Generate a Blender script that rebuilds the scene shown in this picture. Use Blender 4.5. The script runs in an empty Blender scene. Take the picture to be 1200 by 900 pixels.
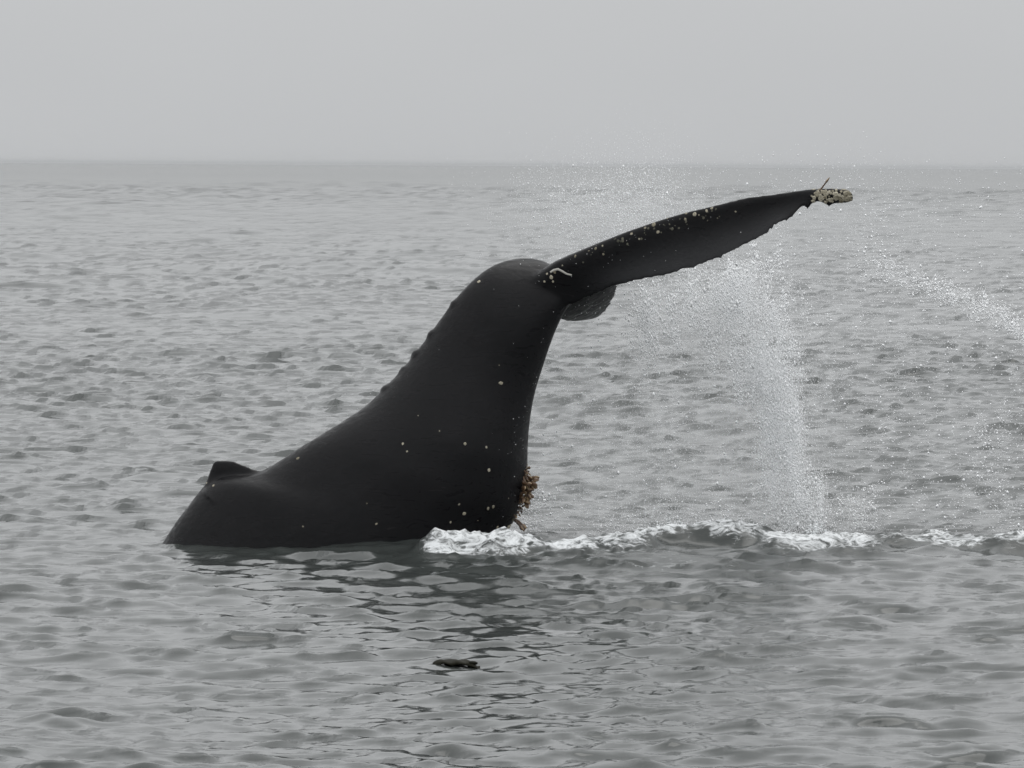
import bpy, bmesh, math, random
import numpy as np
from mathutils import Vector, Matrix, Quaternion
from mathutils.bvhtree import BVHTree

SC = bpy.context.scene
COL = SC.collection
rng = np.random.default_rng(7)
random.seed(7)

# ------------------------------------------------------------------ camera
W0, H0 = 1200.0, 900.0            # photograph size used for the pixel helpers
F_PX = 6000.0                     # focal length in photograph pixels
CAM_H = 3.345                     # eye height above the calm sea, on a boat deck
HORIZON = 193.5
PITCH = math.atan((H0 / 2 - HORIZON) / F_PX)
ROLL = math.radians(0.37)
cam_d = bpy.data.cameras.new('camera')
cam_d.sensor_width = 36.0
cam_d.lens = 36.0 * F_PX / W0
cam_d.clip_start = 0.5
cam_d.clip_end = 60000.0
cam = bpy.data.objects.new('camera', cam_d)
COL.objects.link(cam)
cam.matrix_world = (Matrix.Translation((0, 0, CAM_H))
                    @ Matrix.Rotation(math.pi / 2 - PITCH, 4, 'X')
                    @ Matrix.Rotation(ROLL, 4, 'Z'))
SC.camera = cam
CM = cam.matrix_world.to_3x3()
CAM_P = Vector((0, 0, CAM_H))


def ray(px, py):
    return (CM @ Vector(((px - W0 / 2) / F_PX, -(py - H0 / 2) / F_PX, -1.0)))


def P(px, py, Y):
    """point on the pixel's ray at world distance Y in front of the camera"""
    d = ray(px, py)
    return CAM_P + d * (Y / d.y)


def on_sea(px, py):
    d = ray(px, py)
    return CAM_P + d * (-CAM_H / d.z)


# ------------------------------------------------------------------ world, sun, exposure
SUN_EL, SUN_AZ = math.radians(62), math.radians(35)     # behind the cloud, beyond the whale to the right
w = bpy.data.worlds.new('World')
SC.world = w
w.use_nodes = True
nt = w.node_tree
nt.nodes.clear()
N = nt.nodes.new
L = nt.links.new
sky = N('ShaderNodeTexSky'); sky.sky_type = 'NISHITA'; sky.sun_disc = False
sky.sun_elevation = SUN_EL; sky.sun_rotation = SUN_AZ
sky.air_density = 1.0; sky.dust_density = 6.0; sky.ozone_density = 1.0
bw = N('ShaderNodeHueSaturation'); bw.inputs['Saturation'].default_value = 0.12
L(sky.outputs[0], bw.inputs['Color'])
tc = N('ShaderNodeTexCoord')
sep = N('ShaderNodeSeparateXYZ'); L(tc.outputs['Generated'], sep.inputs[0])
ramp = N('ShaderNodeValToRGB')             # overcast deck: brighter overhead than at the horizon
cr = ramp.color_ramp
cr.elements[0].position = 0.0; cr.elements[0].color = (0.54, 0.551, 0.563, 1)
cr.elements[1].position = 1.0; cr.elements[1].color = (1.45, 1.46, 1.47, 1)
for pos_, val_ in ((0.05, 0.585), (0.16, 0.86), (0.36, 1.12)):
    em = cr.elements.new(pos_); em.color = (val_, val_ * 1.016, val_ * 1.033, 1)
L(sep.outputs['Z'], ramp.inputs[0])
nz = N('ShaderNodeTexNoise'); nz.inputs['Scale'].default_value = 2.2; nz.inputs['Detail'].default_value = 5
mp = N('ShaderNodeMapping'); mp.inputs['Scale'].default_value = (1, 1, 2.5)
L(tc.outputs['Generated'], mp.inputs[0]); L(mp.outputs[0], nz.inputs['Vector'])
mr = N('ShaderNodeMapRange'); mr.inputs['From Min'].default_value = 0.3; mr.inputs['From Max'].default_value = 0.7
mr.inputs['To Min'].default_value = 0.95; mr.inputs['To Max'].default_value = 1.05
L(nz.outputs[0], mr.inputs[0])
vm = N('ShaderNodeVectorMath'); vm.operation = 'SCALE'
L(ramp.outputs[0], vm.inputs[0]); L(mr.outputs[0], vm.inputs['Scale'])
vs = N('ShaderNodeVectorMath'); vs.operation = 'SCALE'; vs.inputs['Scale'].default_value = 10.0
L(vm.outputs[0], vs.inputs[0])
mix = N('ShaderNodeMix'); mix.data_type = 'RGBA'; mix.inputs['Factor'].default_value = 0.93
L(bw.outputs[0], mix.inputs[6]); L(vs.outputs[0], mix.inputs[7])
bg = N('ShaderNodeBackground'); bg.inputs['Strength'].default_value = 0.1
L(mix.outputs[2], bg.inputs['Color'])
wo = N('ShaderNodeOutputWorld'); L(bg.outputs[0], wo.inputs['Surface'])

sl = bpy.data.lights.new('sun', 'SUN')
sl.energy = 0.7; sl.angle = math.radians(40); sl.color = (1.0, 0.98, 0.95)
so = bpy.data.objects.new('sun', sl)
COL.objects.link(so)
sdir = Vector((math.sin(SUN_AZ) * math.cos(SUN_EL), math.cos(SUN_AZ) * math.cos(SUN_EL), math.sin(SUN_EL)))
so.rotation_euler = sdir.to_track_quat('Z', 'Y').to_euler()
so.location = (0, 0, 40)

SC.view_settings.view_transform = 'Standard'
SC.view_settings.look = 'None'
SC.view_settings.exposure = 0.06
SC.view_settings.gamma = 1.0
SC.view_settings.use_curve_mapping = False
SC.render.engine = 'CYCLES'
SC.cycles.max_bounces = 6
SC.cycles.volume_bounces = 1
SC.cycles.use_denoising = True
SC.cycles.denoising_prefilter = 'ACCURATE'
SC.cycles.sample_clamp_indirect = 3.0


# ------------------------------------------------------------------ helpers
def new_mat(name):
    m = bpy.data.materials.new(name)
    m.use_nodes = True
    t = m.node_tree
    return m, t, t.nodes['Principled BSDF'], t.nodes['Material Output']


def mesh_np(name, verts, faces, smooth=True, nper=None):
    """mesh from numpy arrays; faces is (F, n)"""
    me = bpy.data.meshes.new(name)
    verts = np.asarray(verts, np.float32); faces = np.asarray(faces, np.int32)
    F, n = faces.shape
    me.vertices.add(len(verts)); me.vertices.foreach_set('co', verts.ravel())
    me.loops.add(F * n); me.loops.foreach_set('vertex_index', faces.ravel())
    me.polygons.add(F)
    me.polygons.foreach_set('loop_start', np.arange(0, F * n, n, dtype=np.int32))
    me.polygons.foreach_set('use_smooth', np.full(F, smooth))
    me.update(calc_edges=True)
    return me


def link(name, me, mat, parent=None, kind=None, label=None, cat=None, group=None):
    o = bpy.data.objects.new(name, me)
    COL.objects.link(o)
    if mat and me and not len(me.materials):
        me.materials.append(mat)
    if parent:
        o.parent = parent
    if kind: o['kind'] = kind
    if label: o['label'] = label
    if cat: o['category'] = cat
    if group: o['group'] = group
    return o


def sstep(a, b, x):
    t = np.clip((x - a) / (b - a), 0, 1)
    return t * t * (3 - 2 * t)


def catmull(keys, n):
    """resample rows of keys (K, C) at n even parameters with a Catmull-Rom spline"""
    k = np.asarray(keys, float)
    K = len(k)
    u = np.linspace(0, K - 1, n)
    i = np.clip(np.floor(u).astype(int), 0, K - 2)
    f = (u - i)[:, None]
    p0 = k[np.clip(i - 1, 0, K - 1)]; p1 = k[i]; p2 = k[i + 1]; p3 = k[np.clip(i + 2, 0, K - 1)]
    return 0.5 * (2 * p1 + (p2 - p0) * f + (2 * p0 - 5 * p1 + 4 * p2 - p3) * f ** 2 + (3 * p1 - p0 - 3 * p2 + p3) * f ** 3)


# ------------------------------------------------------------------ sea surface
def wave_tile(Lm, n, lmin, lmax, slope, seed, wind, spread):
    r = np.random.default_rng(seed)
    k1 = 2 * np.pi * np.fft.fftfreq(n, Lm / n)
    kx, ky = np.meshgrid(k1, k1, indexing='xy')
    k = np.hypot(kx, ky); k[0, 0] = 1
    ang = np.arctan2(ky, kx) - wind
    S = k ** -4.0 * (0.06 + np.abs(np.cos(ang)) ** spread)
    lam = 2 * np.pi / k
    S *= sstep(lmin * 0.8, lmin * 1.25, lam) * (1 - sstep(lmax * 0.8, lmax * 1.25, lam))
    S[0, 0] = 0
    Hk = (r.normal(size=(n, n)) + 1j * r.normal(size=(n, n))) * np.sqrt(S)
    h = np.fft.ifft2(Hk).real
    gx = np.fft.ifft2(1j * kx * Hk).real; gy = np.fft.ifft2(1j * ky * Hk).real
    s = slope / math.sqrt((gx ** 2 + gy ** 2).mean())
    dx = np.fft.ifft2(-1j * kx / k * Hk).real
    dy = np.fft.ifft2(-1j * ky / k * Hk).real
    return (h * s).astype(np.float32), (dx * s).astype(np.float32), (dy * s).astype(np.float32), Lm, n


def sample(field, Lm, n, x, y):
    u = (x / Lm * n) % n; v = (y / Lm * n) % n
    i = np.floor(u).astype(np.int32); j = np.floor(v).astype(np.int32)
    fu = (u - i).astype(np.float32); fv = (v - j).astype(np.float32)
    i %= n; j %= n
    i2 = (i + 1) % n; j2 = (j + 1) % n
    return ((field[j, i] * (1 - fu) + field[j, i2] * fu) * (1 - fv) + (field[j2, i] * (1 - fu) + field[j2, i2] * fu) * fv)


WIND = math.radians(84)
T_SW = wave_tile(900, 512, 22, 120, 0.007, 3, WIND, 6)
T_M = wave_tile(310, 1024, 0.95, 16, 0.072, 5, WIND - 0.1, 3.5)
T_A = wave_tile(47, 1024, 0.17, 0.75, 0.225, 11, WIND, 4.5)
T_B = wave_tile(21, 1024, 0.08, 0.24, 0.20, 12, WIND + 0.45 + 0.1, 2.5)

d1 = np.linspace(-40, 20, 50, endpoint=False)
d2 = 20 * np.exp(np.arange(0, math.log(640 / 20), 0.0019))
d3 = d2[-1] * np.exp(np.cumsum(np.linspace(0.002, 0.03, 190)))
while_d = d3[-1]
d4 = np.geomspace(while_d * 1.03, 16000, 24)
D = np.concatenate([d1, d2, d3, d4])
s_in = np.linspace(-1, 1, 350)
s_out = np.linspace(0, 1, 75)[1:]
cols = np.concatenate([-(1 + s_out[::-1] ** 2.6), s_in, 1 + s_out ** 2.6])
sgn = np.sign(cols); a = np.abs(cols)
Wi = 2.5 + 0.112 * np.maximum(D, 0)
Wo = 45 + 1.1 * np.maximum(D, 0)
X = sgn[None, :] * (np.minimum(a, 1)[None, :] * Wi[:, None] + np.maximum(a - 1, 0)[None, :] * Wo[:, None])
Y = np.repeat(D[:, None], X.shape[1], 1)
spx = np.abs(np.gradient(X, axis=1)); spy = np.abs(np.gradient(Y, axis=0))
sp = np.maximum(spx, spy)
x = X.ravel(); y = Y.ravel(); sp = sp.ravel()

# churned water left by the thrashing tail: ridges given by where their foot stands in the photograph
foam = np.zeros_like(x); churn = np.zeros_like(x); ridge = np.zeros_like(x)


def bumpy(xx, seed, scale):
    r = np.random.default_rng(seed)
    t = np.zeros_like(xx)
    for k in range(5):
        f = scale * 1.7 ** k
        t += np.sin(xx * f + r.uniform(0, 6.28)) * 0.6 ** k
    return t


def add_ridge(px0, px1, row, h, front, back, foam_amt, seed, face_clear=False, off=0.0):
    global ridge, foam, churn
    p0 = on_sea(px0, row); p1 = on_sea(px1, row)
    yc = (p0.y + p1.y) / 2 + off + 0.06 * bumpy(x, seed, 2.1)
    e = 0.30 if face_clear else 0.16
    win = sstep(p0.x - e, p0.x + e, x) * (1 - sstep(p1.x - e, p1.x + e, x))
    dy = y - yc
    prof = np.where(dy < 0, np.exp(-(dy / front) ** 2), np.exp(-(dy / back) ** 2))
    hh = h * (1 + (0.09 if face_clear else 0.22) * bumpy(x, seed + 5, 4.3)) * win * prof
    ridge = np.maximum(ridge, hh)
    if face_clear:
        f = win * np.where(dy < -0.07, 0.72 * np.exp(-(dy / (front * 1.3)) ** 2), np.exp(-(np.maximum(dy - 0.1, 0) / (back * 1.5)) ** 2))
    else:
        f = win * np.where(dy < 0, np.exp(-(dy / (front * 2.7)) ** 2), np.exp(-(dy / (back * 1.8)) ** 2))
    foam = np.maximum(foam, f * foam_amt)
    churn = np.maximum(churn, f * (0.45 if face_clear else 1.0))


add_ridge(488, 640, 657, 0.15, 0.22, 0.45, 1.0, 1)
add_ridge(630, 705, 656, 0.08, 0.22, 0.5, 1.0, 21)
add_ridge(690, 770, 655, 0.09, 0.20, 0.40, 0.9, 2)
add_ridge(738, 902, 654, 0.165, 0.12, 0.35, 1.0, 3, True)
add_ridge(735, 905, 653, 0.13, 0.35, 0.60, 0.95, 4, False, 0.8)
add_ridge(890, 1032, 656, 0.12, 0.22, 0.60, 1.0, 5)
add_ridge(1020, 1400, 656, 0.085, 0.12, 0.8, 0.85, 6, True)
add_ridge(1165, 1420, 652, 0.12, 0.3, 0.5, 1.0, 8)
add_ridge(1075, 1125, 648, 0.05, 0.3, 0.5, 0.9, 9)
# thin foam drifting behind and to the right of the splash
pz = on_sea(900, 640)
foam = np.maximum(foam, 0.34 * np.exp(-((x - pz.x) / 2.2) ** 2 - ((y - 47.0) / 2.2) ** 2))
pf = on_sea(770, 668)
foam = np.maximum(foam, 0.55 * np.exp(-((x - pf.x) / 1.1) ** 2 - ((y - pf.y) / 0.7) ** 2))
# ruffled slick in front of the whale
ps = on_sea(650, 690)
slick = np.exp(-((x - ps.x - 0.1) / 1.35) ** 2 - ((y - ps.y) / 2.3) ** 4)


def rot(ang):
    c, s = math.cos(ang), math.sin(ang)
    return x * c - y * s, x * s + y * c


z = np.zeros_like(x); ox = np.zeros_like(x); oy = np.zeros_like(x)
lost = np.zeros_like(x)
gust = 1.0 + 0.16 * sample(T_SW[0], 260, 512, x * 0.8 + 31, y * 0.45 + 77) / T_SW[0].std()
gust = np.clip(gust, 0.86, 1.28)
# wavelets come in groups: steep little packets between smoother lanes
g1 = sample(T_A[0], 53 * 1.9, 1024, x * 0.8 + 11, y * 1.1 + 5) / T_A[0].std()
g2 = sample(T_A[0], 53 * 0.8, 1024, x * 0.9 + 23, y + 15) / T_A[0].std()
pack = np.clip(np.exp(0.16 * g1 + 0.16 * g2), 0.65, 1.35)
for T, fade, amp, ang, chop in ((T_SW, (12, 60), np.ones_like(x), 0.0, 0.6),
                                (T_M, (3, 22), 0.6 + 0.6 * sstep(55, 160, y) + 1.0 * sstep(200, 700, y), 0.2, 1.0),
                                (T_A, (0.22, 0.8), pack * gust * (1 + 0.15 * slick), 0.0, 0.7),
                                (T_B, (0.10, 0.34), gust * pack * (1 + 0.6 * slick + 0.5 * churn), 0.45, 0.4)):
    h, dx, dy_, Lm, n = T
    xr, yr = rot(ang)
    att = (1 - sstep(fade[0], fade[1], sp)) * amp
    z += att * sample(h, Lm, n, xr, yr)
    gx = att * sample(dx, Lm, n, xr, yr); gy = att * sample(dy_, Lm, n, xr, yr)
    c, s = math.cos(-ang), math.sin(-ang)
    cq = chop * (1 - 0.8 * churn)
    ox -= cq * (gx * c - gy * s); oy -= cq * (gx * s + gy * c)
    lost += 0 * att
# torn, lumpy surface where the water is white
lump = sample(T_B[0], 21 * 0.55, 1024, x + 3.3, y * 0.8 + 1.7) / T_B[0].std()
lump2 = sample(T_B[0], 21 * 0.23, 1024, x * 0.9 + 9.3, y * 0.7 + 4.7) / T_B[0].std()
lump3 = sample(T_B[0], 21 * 0.12, 1024, x * 0.8 + 2.3, y * 0.6 + 8.7) / T_B[0].std()
z += ridge + churn * (0.010 * lump + 0.007 * np.abs(lump2) + 0.005 * lump3)
inner = 1 - sstep(0.5, 2.0, np.abs(sp))
V = np.stack([x + ox, y + oy, z], 1)
ROWS, CC = X.shape
idx = np.arange(ROWS * CC).reshape(ROWS, CC)
Q = np.stack([idx[:-1, :-1].ravel(), idx[:-1, 1:].ravel(), idx[1:, 1:].ravel(), idx[1:, :-1].ravel()], 1)
sea_me = mesh_np('sea', V, Q)
at = sea_me.attributes.new('foam', 'FLOAT', 'POINT'); at.data.foreach_set('value', foam.astype(np.float32))
# waves too small for the mesh at that distance count as surface roughness
rgh = 0.11 + 0.05 * sstep(0.1, 0.5, sp) + 0.08 * sstep(120, 1500, y) + 0.10 * slick + 0.35 * np.clip(foam, 0, 1)
at = sea_me.attributes.new('ripple', 'FLOAT', 'POINT'); at.data.foreach_set('value', rgh.astype(np.float32))

m_sea, t, bs, out = new_mat('sea_water')
n_, l_ = t.nodes.new, t.links.new
bs.inputs['Base Color'].default_value = (0.036, 0.041, 0.039, 1)
bs.inputs['IOR'].default_value = 1.333
fa = n_('ShaderNodeAttribute'); fa.attribute_name = 'foam'
ra = n_('ShaderNodeAttribute'); ra.attribute_name = 'ripple'
geo = n_('ShaderNodeNewGeometry')
r1 = n_('ShaderNodeTexNoise'); r1.inputs['Scale'].default_value = 7.0; r1.inputs['Detail'].default_value = 4; r1.inputs['Roughness'].default_value = 0.55
mpn = n_('ShaderNodeMapping'); mpn.inputs['Scale'].default_value = (0.8, 1.3, 1.0); mpn.inputs['Rotation'].default_value = (0, 0, 0.2)
l_(geo.outputs['Position'], mpn.inputs[0]); l_(mpn.outputs[0], r1.inputs['Vector'])
b1 = n_('ShaderNodeBump'); b1.inputs['Strength'].default_value = 1.0; b1.inputs['Distance'].default_value = 0.002
l_(r1.outputs[0], b1.inputs['Height'])
l_(b1.outputs[0], bs.inputs['Normal']); l_(ra.outputs['Fac'], bs.inputs['Roughness'])
# foam: lacy white where the attribute is high
fb = n_('ShaderNodeBsdfPrincipled')
fb.inputs['Base Color'].default_value = (0.66, 0.68, 0.69, 1); fb.inputs['Roughness'].default_value = 0.75
f1 = n_('ShaderNodeTexNoise'); f1.inputs['Scale'].default_value = 6; f1.inputs['Detail'].default_value = 10; f1.inputs['Roughness'].default_value = 0.7; f1.inputs['Distortion'].default_value = 1.6
mpf = n_('ShaderNodeMapping'); mpf.inputs['Scale'].default_value = (0.9, 1.0, 2.2)
l_(geo.outputs['Position'], mpf.inputs[0]); l_(mpf.outputs[0], f1.inputs['Vector'])
bf = n_('ShaderNodeBump'); bf.inputs['Strength'].default_value = 1.0; bf.inputs['Distance'].default_value = 0.02
l_(f1.outputs[0], bf.inputs['Height']); l_(bf.outputs[0], fb.inputs['Normal'])
ad = n_('ShaderNodeMath'); ad.operation = 'MULTIPLY_ADD'; ad.inputs[1].default_value = 2.4
l_(f1.outputs[0], ad.inputs[0]); l_(fa.outputs['Fac'], ad.inputs[2])
mrf = n_('ShaderNodeMapRange'); mrf.interpolation_type = 'SMOOTHSTEP'
mrf.inputs['From Min'].default_value = 1.80; mrf.inputs['From Max'].default_value = 2.35
l_(ad.outputs[0], mrf.inputs[0])
ms = n_('ShaderNodeMixShader')
l_(mrf.outputs[0], ms.inputs[0]); l_(bs.outputs[0], ms.inputs[1]); l_(fb.outputs[0], ms.inputs[2])
l_(ms.outputs[0], out.inputs['Surface'])
link('sea', sea_me, m_sea, kind='structure', label='grey choppy open sea under an overcast sky', cat='sea')

# ------------------------------------------------------------------ whale
Y0 = 45.0
bm_all_v, bm_all_f = [], []


def add_loft(rings, cap=True):
    base = sum(len(v) for v in bm_all_v)
    rings = np.asarray(rings); R, S = rings.shape[:2]
    bm_all_v.append(rings.reshape(-1, 3))
    for i in range(R - 1):
        for j in range(S):
            a0 = base + i * S + j; a1 = base + i * S + (j + 1) % S
            bm_all_f.append((a0, a1, a1 + S, a0 + S))
    if cap:
        bm_all_f.append(tuple(base + j for j in range(S))[::-1])
        bm_all_f.append(tuple(base + (R - 1) * S + j for j in range(S)))


body_keys = [  # dorsal px, ventral px, half thickness m, keel power
    (95, 830, 430, 985, .98, 1.0), (143, 722, 490, 880, .98, 1.0), (190, 637, 540, 790, .80, 1.1),
    (221, 592, 572, 715, .72, 1.15), (251, 561, 588, 664, .66, 1.2), (303, 553, 594, 626, .61, 1.2),
    (352, 524, 607, 602, .57, 1.2), (396, 497, 614, 577, .53, 1.2), (430, 474, 618, 548, .51, 1.2),
    (466, 438, 619, 517, .45, 1.25), (497, 400, 622, 487, .39, 1.3), (523, 364, 628, 457, .34, 1.3),
    (547, 335, 636, 431, .30, 1.25), (574, 313, 645, 404, .27, 1.2), (603, 303, 655, 379, .24, 1.1),
    (630, 304, 666, 360, .20, 1.0), (648, 311, 682, 350, .14, 1.0), (662, 320, 694, 343, .07, 1.0)]
def doff(px):
    return .26 * float(sstep(540, 625, px)) - .34 * (1 - float(sstep(360, 520, px)))     # the back leans a little: whale rolled towards the boat


keys = catmull(body_keys, 90)
rings = []
for dx_, dy_, vx, vy, tt, pw in keys:
    d3_ = np.array(P(dx_, dy_, Y0 + doff(dx_))); v3_ = np.array(P(vx, vy, Y0))
    c = (d3_ + v3_) / 2; ax = (d3_ - v3_) / 2
    th = np.linspace(0, 2 * np.pi, 56, endpoint=False)
    cs, sn = np.cos(th), np.sin(th)
    dep = np.sign(sn) * np.abs(sn) ** pw * (1 - 0.10 * cs)
    rings.append(c + cs[:, None] * ax + (dep * tt)[:, None] * np.array([0, 1.0, 0]))
add_loft(rings)


def foil_rings(keys, n, seed, notch=0.0, curl=0.0):
    k = catmull(keys, n)
    r = np.random.default_rng(seed)
    out_ = []
    for i, (lx, ly, tx, ty, dl, dt, th) in enumerate(k):
        jag = notch * (0.5 * math.sin(i * .83 + 1.3 * math.sin(i * .31)) + r.normal() * 0.8) * (.25 + sstep(0.5, 0.7, i / n)) * (1 - sstep(.86, .9, i / n))
        lp = np.array(P(lx, ly, Y0 + dl)); tp = np.array(P(tx, ty, Y0 + dt)); jv = np.array([0, 0, -jag * .0075])
        ch = tp - lp
        nrm = np.cross(ch, [1.0, 0, 0.25]); nrm /= np.linalg.norm(nrm) + 1e-9
        if nrm[1] > 0: nrm = -nrm
        tq = np.linspace(0, 2 * np.pi, 40, endpoint=False)
        s = (1 - np.cos(tq)) / 2                  # 0 at leading edge
        half = th * (1.55 * np.sqrt(s + 1e-6) * (1 - s) + 0.05 * (1 - s) ** .3 + 0.07 * np.sqrt(np.clip(s * (1 - s), 0, 1)) * 2)
        side = np.where(np.sin(tq) >= 0, 1.0, -1.0)
        side[np.isclose(np.sin(tq), 0, atol=1e-6)] = 0
        camber = curl * (s ** 2 - .55 * s) * math.sin(math.pi * min(1, i / n + .12))
        out_.append(lp + s[:, None] * ch + (half * side * 0.5 + camber)[:, None] * nrm + (s ** 10)[:, None] * jv)
    return out_


near = [(612, 330, 640, 372, .02, .05, .34), (640, 313, 664, 357, -.06, .0, .36), (655, 304, 690, 346, -.12, -.08, .36),
        (690, 289, 722, 335, -.20, -.20, .34), (730, 273, 757, 328.5, -.32, -.34, .31), (770, 259, 793, 321, -.44, -.48, .27),
        (805, 248.5, 826, 311, -.56, -.60, .24), (840, 240, 857, 297, -.70, -.73, .21), (875, 231.5, 888, 281, -.83, -.85, .18),
        (903, 228, 911, 264, -.94, -.95, .16), (924, 225, 928, 252, -1.02, -1.02, .17), (938, 223, 941, 244, -1.07, -1.07, .17),
        (952, 221.5, 953, 240.5, -1.12, -1.12, .17), (972, 220.5, 973, 239.5, -1.2, -1.2, .15), (988, 221.5, 989, 239, -1.25, -1.25, .14),
        (999, 225, 1000, 236, -1.28, -1.28, .10)]
add_loft(foil_rings(near, 110, 4, 3.2, .42))
far = [(630, 342, 684, 336, .0, .0, .26), (646, 362, 716, 328, .15, .10, .20), (656, 373, 725, 333, .45, .32, .15),
       (668, 375.5, 722, 346, .85, .65, .12), (683, 373.5, 713, 360, 1.3, 1.1, .09), (695, 370.5, 706, 366.5, 1.75, 1.65, .07)]
add_loft(foil_rings(far, 50, 9, 2.5))

# dorsal fin: low, hooked, blunt
fin = [(238, 575), (242, 563), (246, 551), (249, 543), (253, 539), (263, 538.5), (273, 539.5), (284, 544), (296, 549), (308, 552.5), (300, 590), (262, 600)]
fin_rings = []
for an in np.linspace(-1.45, 1.45, 11):
    sy, k_ = math.sin(an), math.cos(an) ** .45
    ring = []
    for (fx, fy) in fin:
        hgt = np.clip((575 - fy) / 34, 0, 1)
        thick = .05 + .24 * (1 - hgt) ** 3
        cx, cy = 266, 596
        p = P(cx + (fx - cx) * k_, cy + (fy - cy) * k_, Y0 - .33)
        ring.append(np.array(p) + np.array([0, sy * thick, 0]))
    fin_rings.append(ring)
add_loft(fin_rings)


def add_ball(c, r):
    th = np.linspace(0.15, np.pi - 0.15, 7); ph = np.linspace(0, 2 * np.pi, 12, endpoint=False)
    add_loft([[np.array(c) + np.array(r) * np.array([math.sin(a_) * math.cos(b_), math.sin(a_) * math.sin(b_), math.cos(a_)]) for b_ in ph] for a_ in th])


for kx, ky, kr in ((352, 527, .035), (414, 490, .04), (452, 458, .06), (473, 436, .055), (488, 417, .06), (506, 393, .055), (532, 357, .05)):
    add_ball(P(kx + 2, ky + 1.2, Y0 + doff(kx)), (kr * 1.15, kr * 1.5, kr * 1.15))

raw = bpy.data.meshes.new('raw_body')
raw.from_pydata([tuple(v) for v in np.concatenate(bm_all_v)], [], bm_all_f)
b = bmesh.new(); b.from_mesh(raw)
bmesh.ops.recalc_face_normals(b, faces=b.faces); b.to_mesh(raw); b.free()
tmp = bpy.data.objects.new('raw_body', raw); COL.objects.link(tmp)
md = tmp.modifiers.new('remesh', 'REMESH'); md.mode = 'VOXEL'; md.voxel_size = 0.018; md.use_smooth_shade = True
sm = tmp.modifiers.new('smooth', 'SMOOTH'); sm.factor = 0.5; sm.iterations = 7
dg = bpy.context.evaluated_depsgraph_get()
body_me = bpy.data.meshes.new_from_object(tmp.evaluated_get(dg), depsgraph=dg)
bpy.data.objects.remove(tmp)
body_me.name = 'humpback_whale'
body_me.materials.clear()

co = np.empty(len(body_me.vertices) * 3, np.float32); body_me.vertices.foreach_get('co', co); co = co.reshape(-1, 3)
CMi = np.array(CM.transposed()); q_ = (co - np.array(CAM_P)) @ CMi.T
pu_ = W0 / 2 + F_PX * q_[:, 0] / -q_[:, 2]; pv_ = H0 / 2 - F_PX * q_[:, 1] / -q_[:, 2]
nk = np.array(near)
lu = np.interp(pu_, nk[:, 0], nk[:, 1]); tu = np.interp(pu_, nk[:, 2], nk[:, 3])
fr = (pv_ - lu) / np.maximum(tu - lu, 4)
pale = sstep(.30, .85, fr) * sstep(670, 740, pu_) * (1 - sstep(900, 945, pu_))   # base colour turns greyer towards the rear of the fluke blade
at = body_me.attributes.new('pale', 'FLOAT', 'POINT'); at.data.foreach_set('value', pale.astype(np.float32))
m_skin, t, bs, out = new_mat('whale_skin')
n_, l_ = t.nodes.new, t.links.new
tcs = n_('ShaderNodeTexCoord')
no1 = n_('ShaderNodeTexNoise'); no1.inputs['Scale'].default_value = 1.6; no1.inputs['Detail'].default_value = 7; no1.inputs['Roughness'].default_value = .62
l_(tcs.outputs['Object'], no1.inputs['Vector'])
mps = n_('ShaderNodeMapping'); mps.inputs['Scale'].default_value = (1.1, 6, 9); mps.inputs['Rotation'].default_value = (0, .5, 0)
l_(tcs.outputs['Object'], mps.inputs[0])
no2 = n_('ShaderNodeTexNoise'); no2.inputs['Scale'].default_value = 2.5; no2.inputs['Detail'].default_value = 6; no2.inputs['Distortion'].default_value = 1.2
l_(mps.outputs[0], no2.inputs['Vector'])
rs = n_('ShaderNodeValToRGB')
rs.color_ramp.elements[0].position = .3; rs.color_ramp.elements[0].color = (.0035, .0037, .0044, 1)
rs.color_ramp.elements[1].position = .72; rs.color_ramp.elements[1].color = (.0075, .0072, .0082, 1)
l_(no1.outputs[0], rs.inputs[0])
sc_ = n_('ShaderNodeMapRange'); sc_.inputs['From Min'].default_value = .69; sc_.inputs['From Max'].default_value = .78; sc_.inputs['To Max'].default_value = .35
l_(no2.outputs[0], sc_.inputs[0])
mxs = n_('ShaderNodeMix'); mxs.data_type = 'RGBA'; mxs.inputs[7].default_value = (.06, .055, .055, 1)
l_(sc_.outputs[0], mxs.inputs[0]); l_(rs.outputs[0], mxs.inputs[6]); 
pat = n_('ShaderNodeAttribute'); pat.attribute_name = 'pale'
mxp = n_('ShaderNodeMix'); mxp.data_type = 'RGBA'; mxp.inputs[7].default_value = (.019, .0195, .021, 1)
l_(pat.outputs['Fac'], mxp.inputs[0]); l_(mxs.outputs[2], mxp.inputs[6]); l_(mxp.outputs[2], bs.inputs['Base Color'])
rr = n_('ShaderNodeMapRange'); rr.inputs['From Min'].default_value = .3; rr.inputs['From Max'].default_value = .7; rr.inputs['To Min'].default_value = .2; rr.inputs['To Max'].default_value = .55
l_(no2.outputs[0], rr.inputs[0]); l_(rr.outputs[0], bs.inputs['Roughness'])
bs.inputs['IOR'].default_value = 1.38; bs.inputs['Specular IOR Level'].default_value = .2
no3 = n_('ShaderNodeTexNoise'); no3.inputs['Scale'].default_value = 22; no3.inputs['Detail'].default_value = 5
l_(tcs.outputs['Object'], no3.inputs['Vector'])
bps = n_('ShaderNodeBump'); bps.inputs['Strength'].default_value = .3; bps.inputs['Distance'].default_value = .012
l_(no3.outputs[0], bps.inputs['Height']); l_(bps.outputs[0], bs.inputs['Normal'])

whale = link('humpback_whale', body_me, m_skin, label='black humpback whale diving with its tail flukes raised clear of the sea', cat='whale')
bv = BVHTree.FromPolygons([v.co[:] for v in body_me.vertices], [p.vertices[:] for p in body_me.polygons])


def hit(px, py):
    d = ray(px, py).normalized()
    loc, nrm, i_, dist = bv.ray_cast(CAM_P, d)
    return (loc, nrm) if loc else (None, None)


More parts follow.
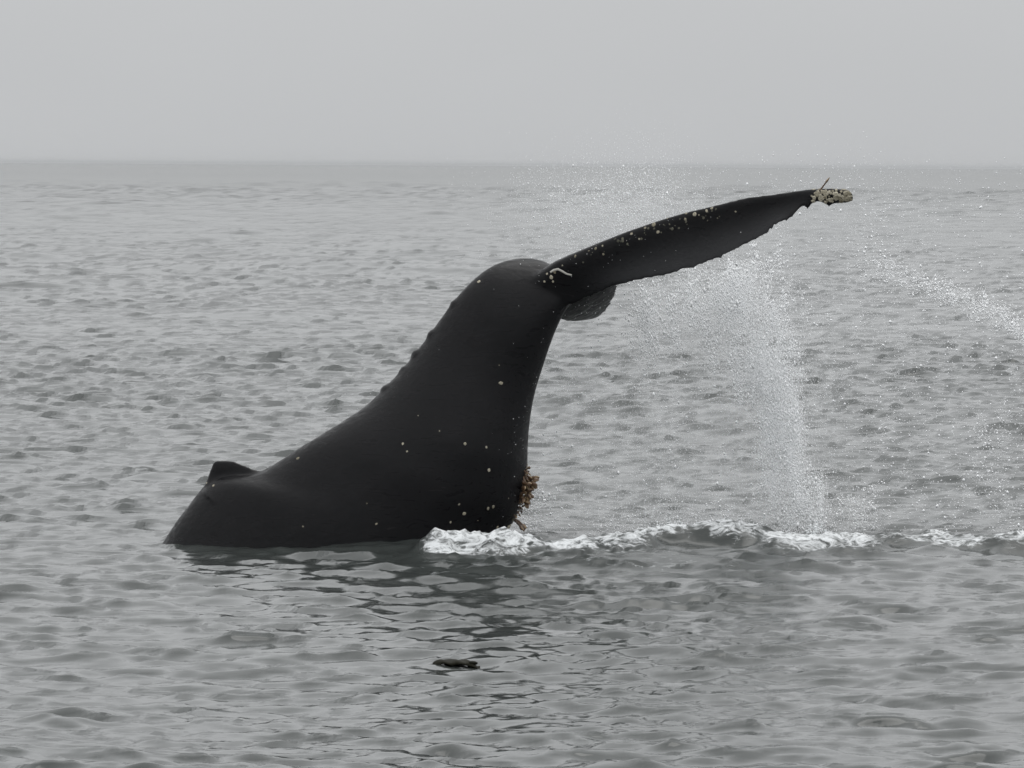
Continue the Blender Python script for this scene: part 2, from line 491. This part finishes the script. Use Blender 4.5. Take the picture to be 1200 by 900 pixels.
def near_surf(p):
    loc, nrm, i_, dist = bv.find_nearest(p)
    return loc, nrm


# --- barnacles
def acorn_mesh(seed):
    r = random.Random(seed); S = 9
    prof = [(1.0, -.15), (.93, .12), (.62, .55), (.40, .62), (.30, .38)]
    vs_, fs_ = [], []
    for k, (ra_, h_) in enumerate(prof):
        for j in range(S):
            an = 2 * math.pi * j / S
            q = ra_ * (1 + (.10 if j % 2 else -.06) + r.uniform(-.06, .06))
            vs_.append((q * math.cos(an), q * math.sin(an), h_ + r.uniform(-.04, .04)))
    for k in range(len(prof) - 1):
        for j in range(S):
            fs_.append((k * S + j, k * S + (j + 1) % S, (k + 1) * S + (j + 1) % S, (k + 1) * S + j))
    fs_.append(tuple((len(prof) - 1) * S + j for j in range(S)))
    me = bpy.data.meshes.new('barnacle'); me.from_pydata(vs_, [], fs_); me.update()
    return me


def simple_mat(name, c0, c1, scale=60, rough=.6):
    m, t, bs, out = new_mat(name)
    tcx = t.nodes.new('ShaderNodeTexCoord'); nn = t.nodes.new('ShaderNodeTexNoise'); nn.inputs['Scale'].default_value = scale
    t.links.new(tcx.outputs['Object'], nn.inputs['Vector'])
    oi = t.nodes.new('ShaderNodeObjectInfo'); am = t.nodes.new('ShaderNodeMath'); am.operation = 'MULTIPLY_ADD'
    am.inputs[1].default_value = .5
    t.links.new(oi.outputs['Random'], am.inputs[0]); 
    hm = t.nodes.new('ShaderNodeMath'); hm.operation = 'MULTIPLY'; hm.inputs[1].default_value = .5
    t.links.new(nn.outputs[0], hm.inputs[0]); t.links.new(hm.outputs[0], am.inputs[2])
    cr = t.nodes.new('ShaderNodeValToRGB')
    cr.color_ramp.elements[0].position = .2; cr.color_ramp.elements[0].color = (*c0, 1)
    cr.color_ramp.elements[1].position = .75; cr.color_ramp.elements[1].color = (*c1, 1)
    t.links.new(am.outputs[0], cr.inputs[0]); t.links.new(cr.outputs[0], bs.inputs['Base Color'])
    bs.inputs['Roughness'].default_value = rough
    return m


m_cream = simple_mat('barnacle_shell', (.16, .14, .09), (.50, .46, .36), 3)
m_dull = simple_mat('barnacle_shell_dull', (.03, .03, .02), (.13, .125, .09), 3)
m_stalk = simple_mat('gooseneck_skin', (.05, .027, .014), (.15, .085, .045), 4, .4)
m_plate = simple_mat('gooseneck_plate', (.15, .095, .05), (.42, .32, .19), 4, .5)
acorns = []
for m_ in (m_cream, m_dull):
    for s_ in range(4):
        me = acorn_mesh(s_); me.materials.append(m_); acorns.append(me)


def place(me, name, loc, nrm, r, dull=False, sink=.1):
    o = bpy.data.objects.new(name, me); COL.objects.link(o); o.parent = whale
    q = nrm.to_track_quat('Z', 'Y') @ Quaternion((0, 0, 1), random.uniform(0, 6.28))
    o.rotation_mode = 'QUATERNION'; o.rotation_quaternion = q
    o.location = loc - nrm * r * sink
    r *= random.uniform(.6, 1.25)
    o.scale = (r * random.uniform(.75, 1.2), r * random.uniform(.75, 1.2), r * random.uniform(.4, .8))
    return o


def barn(px, py, r, dull=False):
    loc, nrm = hit(px, py)
    if loc is None:
        loc, nrm = near_surf(P(px, py, Y0))
    place(acorns[random.randrange(4) + (4 if dull else 0)], 'barnacle', loc, nrm, r)


for px_, py_, d_ in ((472, 520, 5), (477, 529, 5), (349, 537, 5), (441, 614, 4), (545, 520, 5), (570, 524, 4), (573, 551, 5.5), (538, 591, 5),
                     (544, 602, 5), (528, 612, 5), (572, 596, 5), (578, 594, 5), (583, 618, 4), (587, 449, 5), (242, 566, 4), (250, 569, 4.5),
                     (561, 330, 4.5), (585, 428, 2.5), (490, 487, 2.5), (515, 505, 2), (596, 584, 3), (560, 610, 3), (430, 590, 2.5), (355, 617, 3)):
    barn(px_, py_, d_ * .0075 / 2 * .85)
for px_, py_, d_ in ((674, 300, 6), (690, 294, 4), (698, 291, 4.5), (706, 288, 5), (707, 298, 4), (740, 274, 5), (756, 267, 4.5), (766, 263, 5.5),
                     (782, 256, 4), (804, 250, 5), (803, 257, 5), (814, 251, 6), (819, 252, 5), (828, 247, 5), (834, 244, 5), (862, 248, 3),
                     (646, 325, 7), (641, 321, 5), (638, 330, 4), (650, 319, 6), (648, 330, 5), (659, 311, 6), (771, 272, 5), (749, 280, 4)):
    barn(px_, py_, d_ * .0075 / 2 * .72)
for i in range(46):      # dull crust along the leading edge
    u_ = random.random()
    px_ = 655 + u_ * 190
    py_ = np.interp(px_, [655, 690, 730, 770, 805, 845], [305, 290, 274, 260, 250, 240.5]) + random.uniform(1.5, 15)
    barn(px_, py_, random.uniform(.007, .014), True)
for i in range(140):      # crowded cluster on the fluke tip
    px_ = random.uniform(951, 998); py_ = random.uniform(222.5, 237.5)
    loc, nrm = near_surf(P(px_, py_, Y0 - 1.12 - (px_ - 951) / 47 * .16 + random.uniform(-.1, .06)))
    place(acorns[random.randrange(4)], 'barnacle', loc, nrm, random.uniform(.013, .022))


def gooseneck_mesh(seed):
    """stalk and plated head, grows along +Z, unit length 1"""
    r = random.Random(seed); S = 7
    bend = r.uniform(-.25, .25)
    prof = [(.13, -.1, 0), (.10, .15, 0), (.09, .40, 0), (.12, .52, 1), (.22, .64, 1), (.20, .80, 1), (.10, .95, 1), (.02, 1.02, 1)]
    vs_, fs_, mi = [], [], []
    for k, (ra_, h_, hd) in enumerate(prof):
        for j in range(S):
            an = 2 * math.pi * j / S
            vs_.append((ra_ * math.cos(an) + bend * h_ * h_, ra_ * math.sin(an) * (.55 if hd else 1), h_))
    for k in range(len(prof) - 1):
        for j in range(S):
            fs_.append((k * S + j, k * S + (j + 1) % S, (k + 1) * S + (j + 1) % S, (k + 1) * S + j)); mi.append(1 if k >= 4 and (j + seed) % 3 == 0 else 0)
    me = bpy.data.meshes.new('stalked_barnacle'); me.from_pydata(vs_, [], fs_)
    me.materials.append(m_stalk); me.materials.append(m_plate)
    me.polygons.foreach_set('material_index', mi); me.polygons.foreach_set('use_smooth', [True] * len(mi)); me.update()
    return me


geese = [gooseneck_mesh(s_) for s_ in range(5)]


def goose(loc, dir_, ln, fat=1.0):
    o = bpy.data.objects.new('stalked_barnacle', random.choice(geese)); COL.objects.link(o); o.parent = whale
    o.rotation_mode = 'QUATERNION'
    o.rotation_quaternion = dir_.normalized().to_track_quat('Z', 'Y') @ Quaternion((0, 0, 1), random.uniform(0, 6.28))
    o.location = loc; o.scale = (ln * fat, ln * fat, ln)
    return o


edge = [(620, 540), (620, 552), (617, 566), (612, 580), (607, 595), (600, 607), (592, 617), (587, 623)]
for i in range(58):
    u_ = random.random() * (len(edge) - 1); k = int(u_); f_ = u_ - k
    ex = edge[k][0] * (1 - f_) + edge[k + 1][0] * f_; ey = edge[k][1] * (1 - f_) + edge[k + 1][1] * f_
    loc, nrm = near_surf(P(ex + random.uniform(-4, 4), ey, Y0 + random.uniform(-.08, .05)))
    place(acorns[random.randrange(6)], 'barnacle', loc, nrm, random.uniform(.014, .024))
for i in range(92):
    ey = random.triangular(542, 608, 572)
    ex = np.interp(ey, [540, 552, 566, 580, 595, 607], [620, 620, 617, 612, 607, 600])
    loc, nrm = near_surf(P(ex + random.uniform(-3, 5), ey, Y0 + random.uniform(-.14, .05)))
    dirv = Vector((random.uniform(.15, 1.0), random.uniform(-.8, .5), random.uniform(-1.2, .3)))
    goose(loc, dirv, random.uniform(.035, .12) * (1.1 if 560 < ey < 584 else .55), random.uniform(.85, 1.3))
for k in range(5):
    loc, nrm = near_surf(P(600, 607, Y0 - .02))
    goose(loc + Vector((.01 * k, 0, -.004 * k)), Vector((.72, -.1 + .05 * k, -.75 + .04 * k)), .135 - .012 * k, .9)
loc, nrm = near_surf(P(962, 222, Y0 - 1.18))
goose(loc, Vector((.62, 0, .9)), .125, .62)

# pale scar above the fluke root
m_scar = simple_mat('scar_tissue', (.35, .34, .30), (.55, .54, .50), 12, .5)
scar_px = [(645, 319), (649, 316.5), (654, 315.5), (659, 318), (664, 321), (670, 322.5)]
pts = []
for sx_, sy_ in scar_px:
    loc, nrm = hit(sx_, sy_)
    if loc is not None: pts.append((loc, nrm))
if len(pts) > 2:
    ringv, ringf = [], []
    for k, (loc, nrm) in enumerate(pts):
        tang = (pts[min(k + 1, len(pts) - 1)][0] - pts[max(k - 1, 0)][0]).normalized()
        sd = nrm.cross(tang).normalized()
        wdt = .011 * (1 - .5 * abs(k / (len(pts) - 1) - .35))
        for j in range(6):
            an = 2 * math.pi * j / 6
            ringv.append(loc + sd * wdt * math.cos(an) + nrm * .006 * math.sin(an))
    for k in range(len(pts) - 1):
        for j in range(6):
            ringf.append((k * 6 + j, k * 6 + (j + 1) % 6, (k + 1) * 6 + (j + 1) % 6, (k + 1) * 6 + j))
    ringf.append(tuple(range(6))[::-1]); ringf.append(tuple((len(pts) - 1) * 6 + j for j in range(6)))
    me = bpy.data.meshes.new('scar'); me.from_pydata([v[:] for v in ringv], [], ringf); me.update()
    link('scar', me, m_scar, parent=whale)['label'] = 'short white scar at the root of the fluke'

# ------------------------------------------------------------------ spray
m_drop, t, bs, out = new_mat('spray_water')
bs.inputs['Base Color'].default_value = (.93, .94, .95, 1); bs.inputs['Roughness'].default_value = .3; bs.inputs['IOR'].default_value = 1.333


ICO = np.array([[0, 0, 1], [.89, 0, .45], [.28, .85, .45], [-.72, .53, .45], [-.72, -.53, .45], [.28, -.85, .45],
                [.72, .53, -.45], [-.28, .85, -.45], [-.89, 0, -.45], [-.28, -.85, -.45], [.72, -.53, -.45], [0, 0, -1]])
ICF = np.array([[0, 1, 2], [0, 2, 3], [0, 3, 4], [0, 4, 5], [0, 5, 1], [1, 6, 2], [2, 7, 3], [3, 8, 4], [4, 9, 5], [5, 10, 1],
                [2, 6, 7], [3, 7, 8], [4, 8, 9], [5, 9, 10], [1, 10, 6], [11, 7, 6], [11, 8, 7], [11, 9, 8], [11, 10, 9], [11, 6, 10]])
OCT = np.array([[1, 0, 0], [-1, 0, 0], [0, 1, 0], [0, -1, 0], [0, 0, 1], [0, 0, -1]], float)
OCF = np.array([[0, 2, 4], [2, 1, 4], [1, 3, 4], [3, 0, 4], [2, 0, 5], [1, 2, 5], [3, 1, 5], [0, 3, 5]])


TET = np.array([[1, 1, 1], [-1, -1, 1], [-1, 1, -1], [1, -1, -1]]) * .8
TEF = np.array([[0, 1, 3], [0, 2, 1], [0, 3, 2], [1, 2, 3]])


def drops(name, pts3, rad, label, stretch=1.3, base='oct', mat=None):
    tv, tf = {'oct': (OCT, OCF), 'ico': (ICO, ICF), 'tet': (TET, TEF)}[base]
    n = len(pts3)
    sc3 = np.stack([rad * rng.uniform(.75, 1.1, n), rad * rng.uniform(.75, 1.1, n), rad * rng.uniform(.8, stretch, n)], 1)
    v = pts3[:, None, :] + tv[None] * sc3[:, None, :]
    tilt = rng.normal(0, .25, n)
    v[:, :, 0] += tilt[:, None] * tv[None, :, 2] * rad[:, None]
    f = tf[None] + (np.arange(n) * len(tv))[:, None, None]
    me = mesh_np(name, v.reshape(-1, 3), f.reshape(-1, 3), base != 'tet')
    return link(name, me, mat or m_drop, kind='stuff', label=label, cat='spray')


def pxpts(pxy, depth):
    return np.array([P(a_, b_, c_) for (a_, b_), c_ in zip(pxy, depth)])


def lognorm(n, med, sig, lo=.0015, hi=.016):
    return np.clip(med * np.exp(rng.normal(0, sig, n)), lo, hi)


def clustered(n, cen_fn, spread, per=14):
    out_ = []
    while len(out_) < n:
        c = cen_fn()
        k = rng.poisson(per)
        s = rng.uniform(.3, 1.6) * spread
        sl_ = rng.normal(0, .4)
        for q in rng.normal(0, 1, (k, 2)):
            out_.append((c[0] + q[0] * s + sl_ * q[1] * s, c[1] + q[1] * s * 1.5))
    return np.array(out_[:n])


# falling column: ragged strings of water dropping off the trailing edge
STR = []
for i in range(150):
    yy = 300 + 300 * rng.beta(1.2, 1.0)
    cx = np.interp(yy, [300, 350, 400, 480, 560, 620], [858, 876, 896, 914, 926, 934])
    wd = np.interp(yy, [300, 350, 400, 480, 560, 620], [52, 46, 28, 20, 19, 24])
    STR.append((cx + rng.normal(0, wd * .75), yy, rng.uniform(15, 75), rng.normal(.10, .09), rng.gamma(.6, 1.0)))
for i in range(70):
    xx = rng.uniform(735, 915)
    yy = np.interp(xx, [727, 760, 793, 826, 857, 888, 911], [333, 328, 321, 311, 297, 281, 264]) + rng.uniform(2, 40)
    STR.append((xx, yy, rng.uniform(15, 90), rng.normal(.12, .12), rng.gamma(1.0, .32)))
STR_P = np.array([q[4] * q[2] for q in STR]); STR_P /= STR_P.sum()


def col_c():
    x0, y0_, ln, slp, wgt = STR[rng.choice(len(STR), p=STR_P)]
    u_ = rng.random()
    return x0 + slp * ln * u_ + rng.normal(0, 2.5), min(630, y0_ + ln * u_)


pc = clustered(34000, col_c, 4.0)
pe = np.array([col_c() for i in range(1500)])
pc = np.concatenate([pc, pe])
drops('falling_spray', pxpts(pc, Y0 + .4 + rng.normal(0, .22, len(pc))), np.concatenate([lognorm(len(pc) - 1500, .0034, .5), rng.uniform(.0055, .0105, 1500)]), 'white column of spray falling from the raised fluke into the foam', 2.4)


pm = clustered(55000, col_c, 7.0, 40)
drops('falling_mist', pxpts(pm, Y0 + .4 + rng.normal(0, .3, len(pm))), lognorm(len(pm), .0023, .3, .0008, .005), 'soft white veil of mist around the falling column of spray', 1.3, 'tet')
pm2 = np.concatenate([clustered(30000, lambda: (rng.normal(840, 120), rng.uniform(380, 640)), 16.0, 40), clustered(16000, lambda: (rng.normal(720, 60), rng.normal(245, 26)), 14.0, 30),
                      clustered(9000, lambda: (rng.normal(1000, 90), rng.uniform(210, 400)), 16.0, 30)])
drops('drifting_mist', pxpts(pm2, Y0 + .5 + rng.normal(0, .4, len(pm2))), lognorm(len(pm2), .0020, .3, .0008, .004), 'thin mist drifting around the whole splash and the fluke', 1.3, 'tet')


# thrown arc on the right
def arc_c():
    xx = 1020 + 290 * rng.beta(1.6, 1.0)
    yy = np.interp(xx, [1020, 1075, 1130, 1160, 1200, 1250, 1310], [304, 330, 345, 358, 384, 424, 485])
    return xx, yy + rng.normal(0, 6) + abs(rng.normal(0, 5))


pa = clustered(7000, arc_c, 3.2)
pa = np.concatenate([pa, clustered(500, lambda: (rng.uniform(1005, 1060), rng.uniform(235, 330)), 8.0, 5)])
drops('thrown_spray', pxpts(pa, Y0 - .3 + rng.normal(0, .15, len(pa))), lognorm(len(pa), .0044, .45), 'curved string of thrown spray beyond the fluke tip')


# upper mist above the fluke
def up_c():
    xx = rng.normal(715, 50); yy = rng.normal(np.interp(xx, [640, 780], [258, 232]), 24)
    return xx, yy


pu = clustered(4200, up_c, 7.0, 8)
drops('fine_spray', pxpts(pu, Y0 + .8 + rng.normal(0, .35, len(pu))), lognorm(len(pu), .0034, .38), 'fine mist of droplets hanging above the upper edge of the fluke')


# scattered drops everywhere the tail has thrown water
def sc_c():
    while True:
        xx = rng.uniform(630, 1330); yy = 185 + 460 * rng.beta(1.5, 1.1)
        if xx < 760 and yy < 560 and yy > 330 and rng.random() < .55: continue
        if yy < 215 and rng.random() < .6: continue
        return xx, yy


pd = np.concatenate([clustered(12000, sc_c, 11.0, 7),
                     clustered(120, lambda: (rng.normal(975, 40), 222 - abs(rng.normal(0, 20))), 6.0, 4),
                     clustered(1600, lambda: (rng.normal(1165, 30), rng.uniform(480, 640)), 6.0, 9),
                     clustered(1500, lambda: (rng.normal(626, 13), rng.uniform(575, 645)), 5.0, 9),
                     clustered(3000, lambda: (rng.uniform(690, 1040), 620 - abs(rng.normal(0, 16))), 6.0, 12),
                     clustered(900, lambda: (rng.normal(1005, 14), 600 + rng.normal(0, 16)), 4.0, 9),
                     clustered(1400, lambda: (rng.normal(850, 40), rng.normal(325, 12)), 5.0, 8)])
drops('spray_droplets', pxpts(pd, Y0 + .75 + rng.normal(0, .4, len(pd))), lognorm(len(pd), .0037, .5), 'loose droplets scattered in the air around the splash')

# broken white water standing up along the splash line
cl = []
for px0, px1, row, hp, nn, dd in ((488, 640, 652, 34, 6000, .12), (625, 710, 653, 24, 3000, .12), (690, 770, 651, 28, 3000, .12), (735, 905, 634, 34, 6500, .8), (890, 1036, 653, 44, 7500, .15),
                                  (1030, 1200, 648, 24, 1600, .3), (1170, 1330, 650, 30, 2500, .3)):
    q = on_sea((px0 + px1) / 2, row)
    xs = clustered(nn, lambda: (rng.uniform(px0, px1), 0), 4.0, 22)[:, 0]
    prof = np.sin(np.pi * np.clip((xs - px0) / (px1 - px0), .04, .96)) ** .5
    hh = prof * (rng.beta(1.1, 2.2, nn)) * hp * (.75 + .35 * np.sin(xs * .11) * np.sin(xs * .037 + 1))
    cl.append(pxpts(np.stack([xs, row - hh], 1), q.y + dd + rng.normal(0, .18, nn)))
cl = np.concatenate(cl)
m_foam, t, bs, out = new_mat('foam')
bs.inputs['Base Color'].default_value = (.70, .72, .73, 1); bs.inputs['Roughness'].default_value = .7
drops('foam_splash', cl, lognorm(len(cl), .0055, .5, .002, .02), 'broken white foam thrown up along the splash beside the whale', 1.1, 'oct', m_foam)

# ------------------------------------------------------------------ floating kelp
m_kelp = simple_mat('kelp', (.005, .0055, .003), (.014, .013, .006), 14, .6)
m_kelp.node_tree.nodes['Principled BSDF'].inputs['Specular IOR Level'].default_value = .12
kp = on_sea(537, 779)
vs_, fs_ = [], []
NS, NW = 22, 6
for i in range(NS):
    u_ = i / (NS - 1)
    cx = (u_ - .5) * .30
    cz = .048 * math.sin(math.pi * min(1, u_ * 1.05)) ** .8 - .012 + .008 * math.sin(u_ * 11)
    wd = .075 * (math.sin(math.pi * (u_ * .92 + .04)) ** .6) * (1 + .18 * math.sin(u_ * 23))
    for j in range(NW):
        v_ = j / (NW - 1) - .5
        for s_ in (0,):
            vs_.append((cx, v_ * 2 * wd + .02 * math.sin(u_ * 5), cz - .05 * abs(v_) ** 1.3 * 2 + .006 * math.sin(u_ * 19 + v_ * 6)))
for i in range(NS - 1):
    for j in range(NW - 1):
        a0 = i * NW + j
        fs_.append((a0, a0 + NW, a0 + NW + 1, a0 + 1))
rd = ray(537, 780); rd = np.array(rd) / rd.y
sel = (V[:, 1] > 25) & (V[:, 1] < 45) & (np.abs(V[:, 0] - kp.x) < 1.5)
cand = V[sel]
err = np.abs(cand[:, 2] - (CAM_H + rd[2] * cand[:, 1])) * 3 + np.abs(cand[:, 0] - rd[0] * cand[:, 1])
kp = Vector(cand[int(np.argmin(err + (cand[:, 1] - 25) * 1e-4))]); kz = kp.z
me = bpy.data.meshes.new('floating_kelp'); me.from_pydata(vs_, [], fs_); me.update()
b = bmesh.new(); b.from_mesh(me)
bmesh.ops.solidify(b, geom=b.faces[:], thickness=.012)
bmesh.ops.recalc_face_normals(b, faces=b.faces)
for f_ in b.faces: f_.smooth = True
b.to_mesh(me); b.free()
ko = link('floating_kelp', me, m_kelp, label='small dark olive scrap of kelp arching out of the water', cat='kelp')
ko.location = (kp.x, kp.y, kz + .022); ko.rotation_euler = (0, .05, .12); ko.scale = (1.1, 1.0, .72)
# gas bladder at one end of the blade
bb = bmesh.new(); bmesh.ops.create_icosphere(bb, subdivisions=2, radius=1)
for v in bb.verts: v.co = Vector((v.co.x * .034, v.co.y * .024, v.co.z * .022)) + Vector((.10, -.03, .004))
for f_ in bb.faces: f_.smooth = True
me = bpy.data.meshes.new('float_bladder'); bb.to_mesh(me); bb.free()
link('float_bladder', me, m_kelp, parent=ko)

# ------------------------------------------------------------------ sea air
hm, t, bs, out = new_mat('haze')
t.nodes.remove(bs)
pv = t.nodes.new('ShaderNodeVolumePrincipled')
pv.inputs['Color'].default_value = (.60, .61, .62, 1); pv.inputs['Density'].default_value = 0.00008
pv.inputs['Anisotropy'].default_value = 0.2
t.links.new(pv.outputs[0], out.inputs['Volume'])
hv = [(sx * 19000, yy, zz) for zz in (-3.0, 7.0) for yy in (-120, 17000) for sx in (-1, 1)]
hf = [(0, 2, 3, 1), (4, 5, 7, 6), (0, 1, 5, 4), (2, 6, 7, 3), (0, 4, 6, 2), (1, 3, 7, 5)]
me = bpy.data.meshes.new('haze'); me.from_pydata(hv, [], hf); me.update()
link('haze', me, hm, kind='stuff', label='pale damp haze over the open sea', cat='haze')
print('TRIS', sum(sum(len(p.vertices) - 2 for p in m.polygons) for m in bpy.data.meshes if m.name != 'sea') + 2 * len(Q))
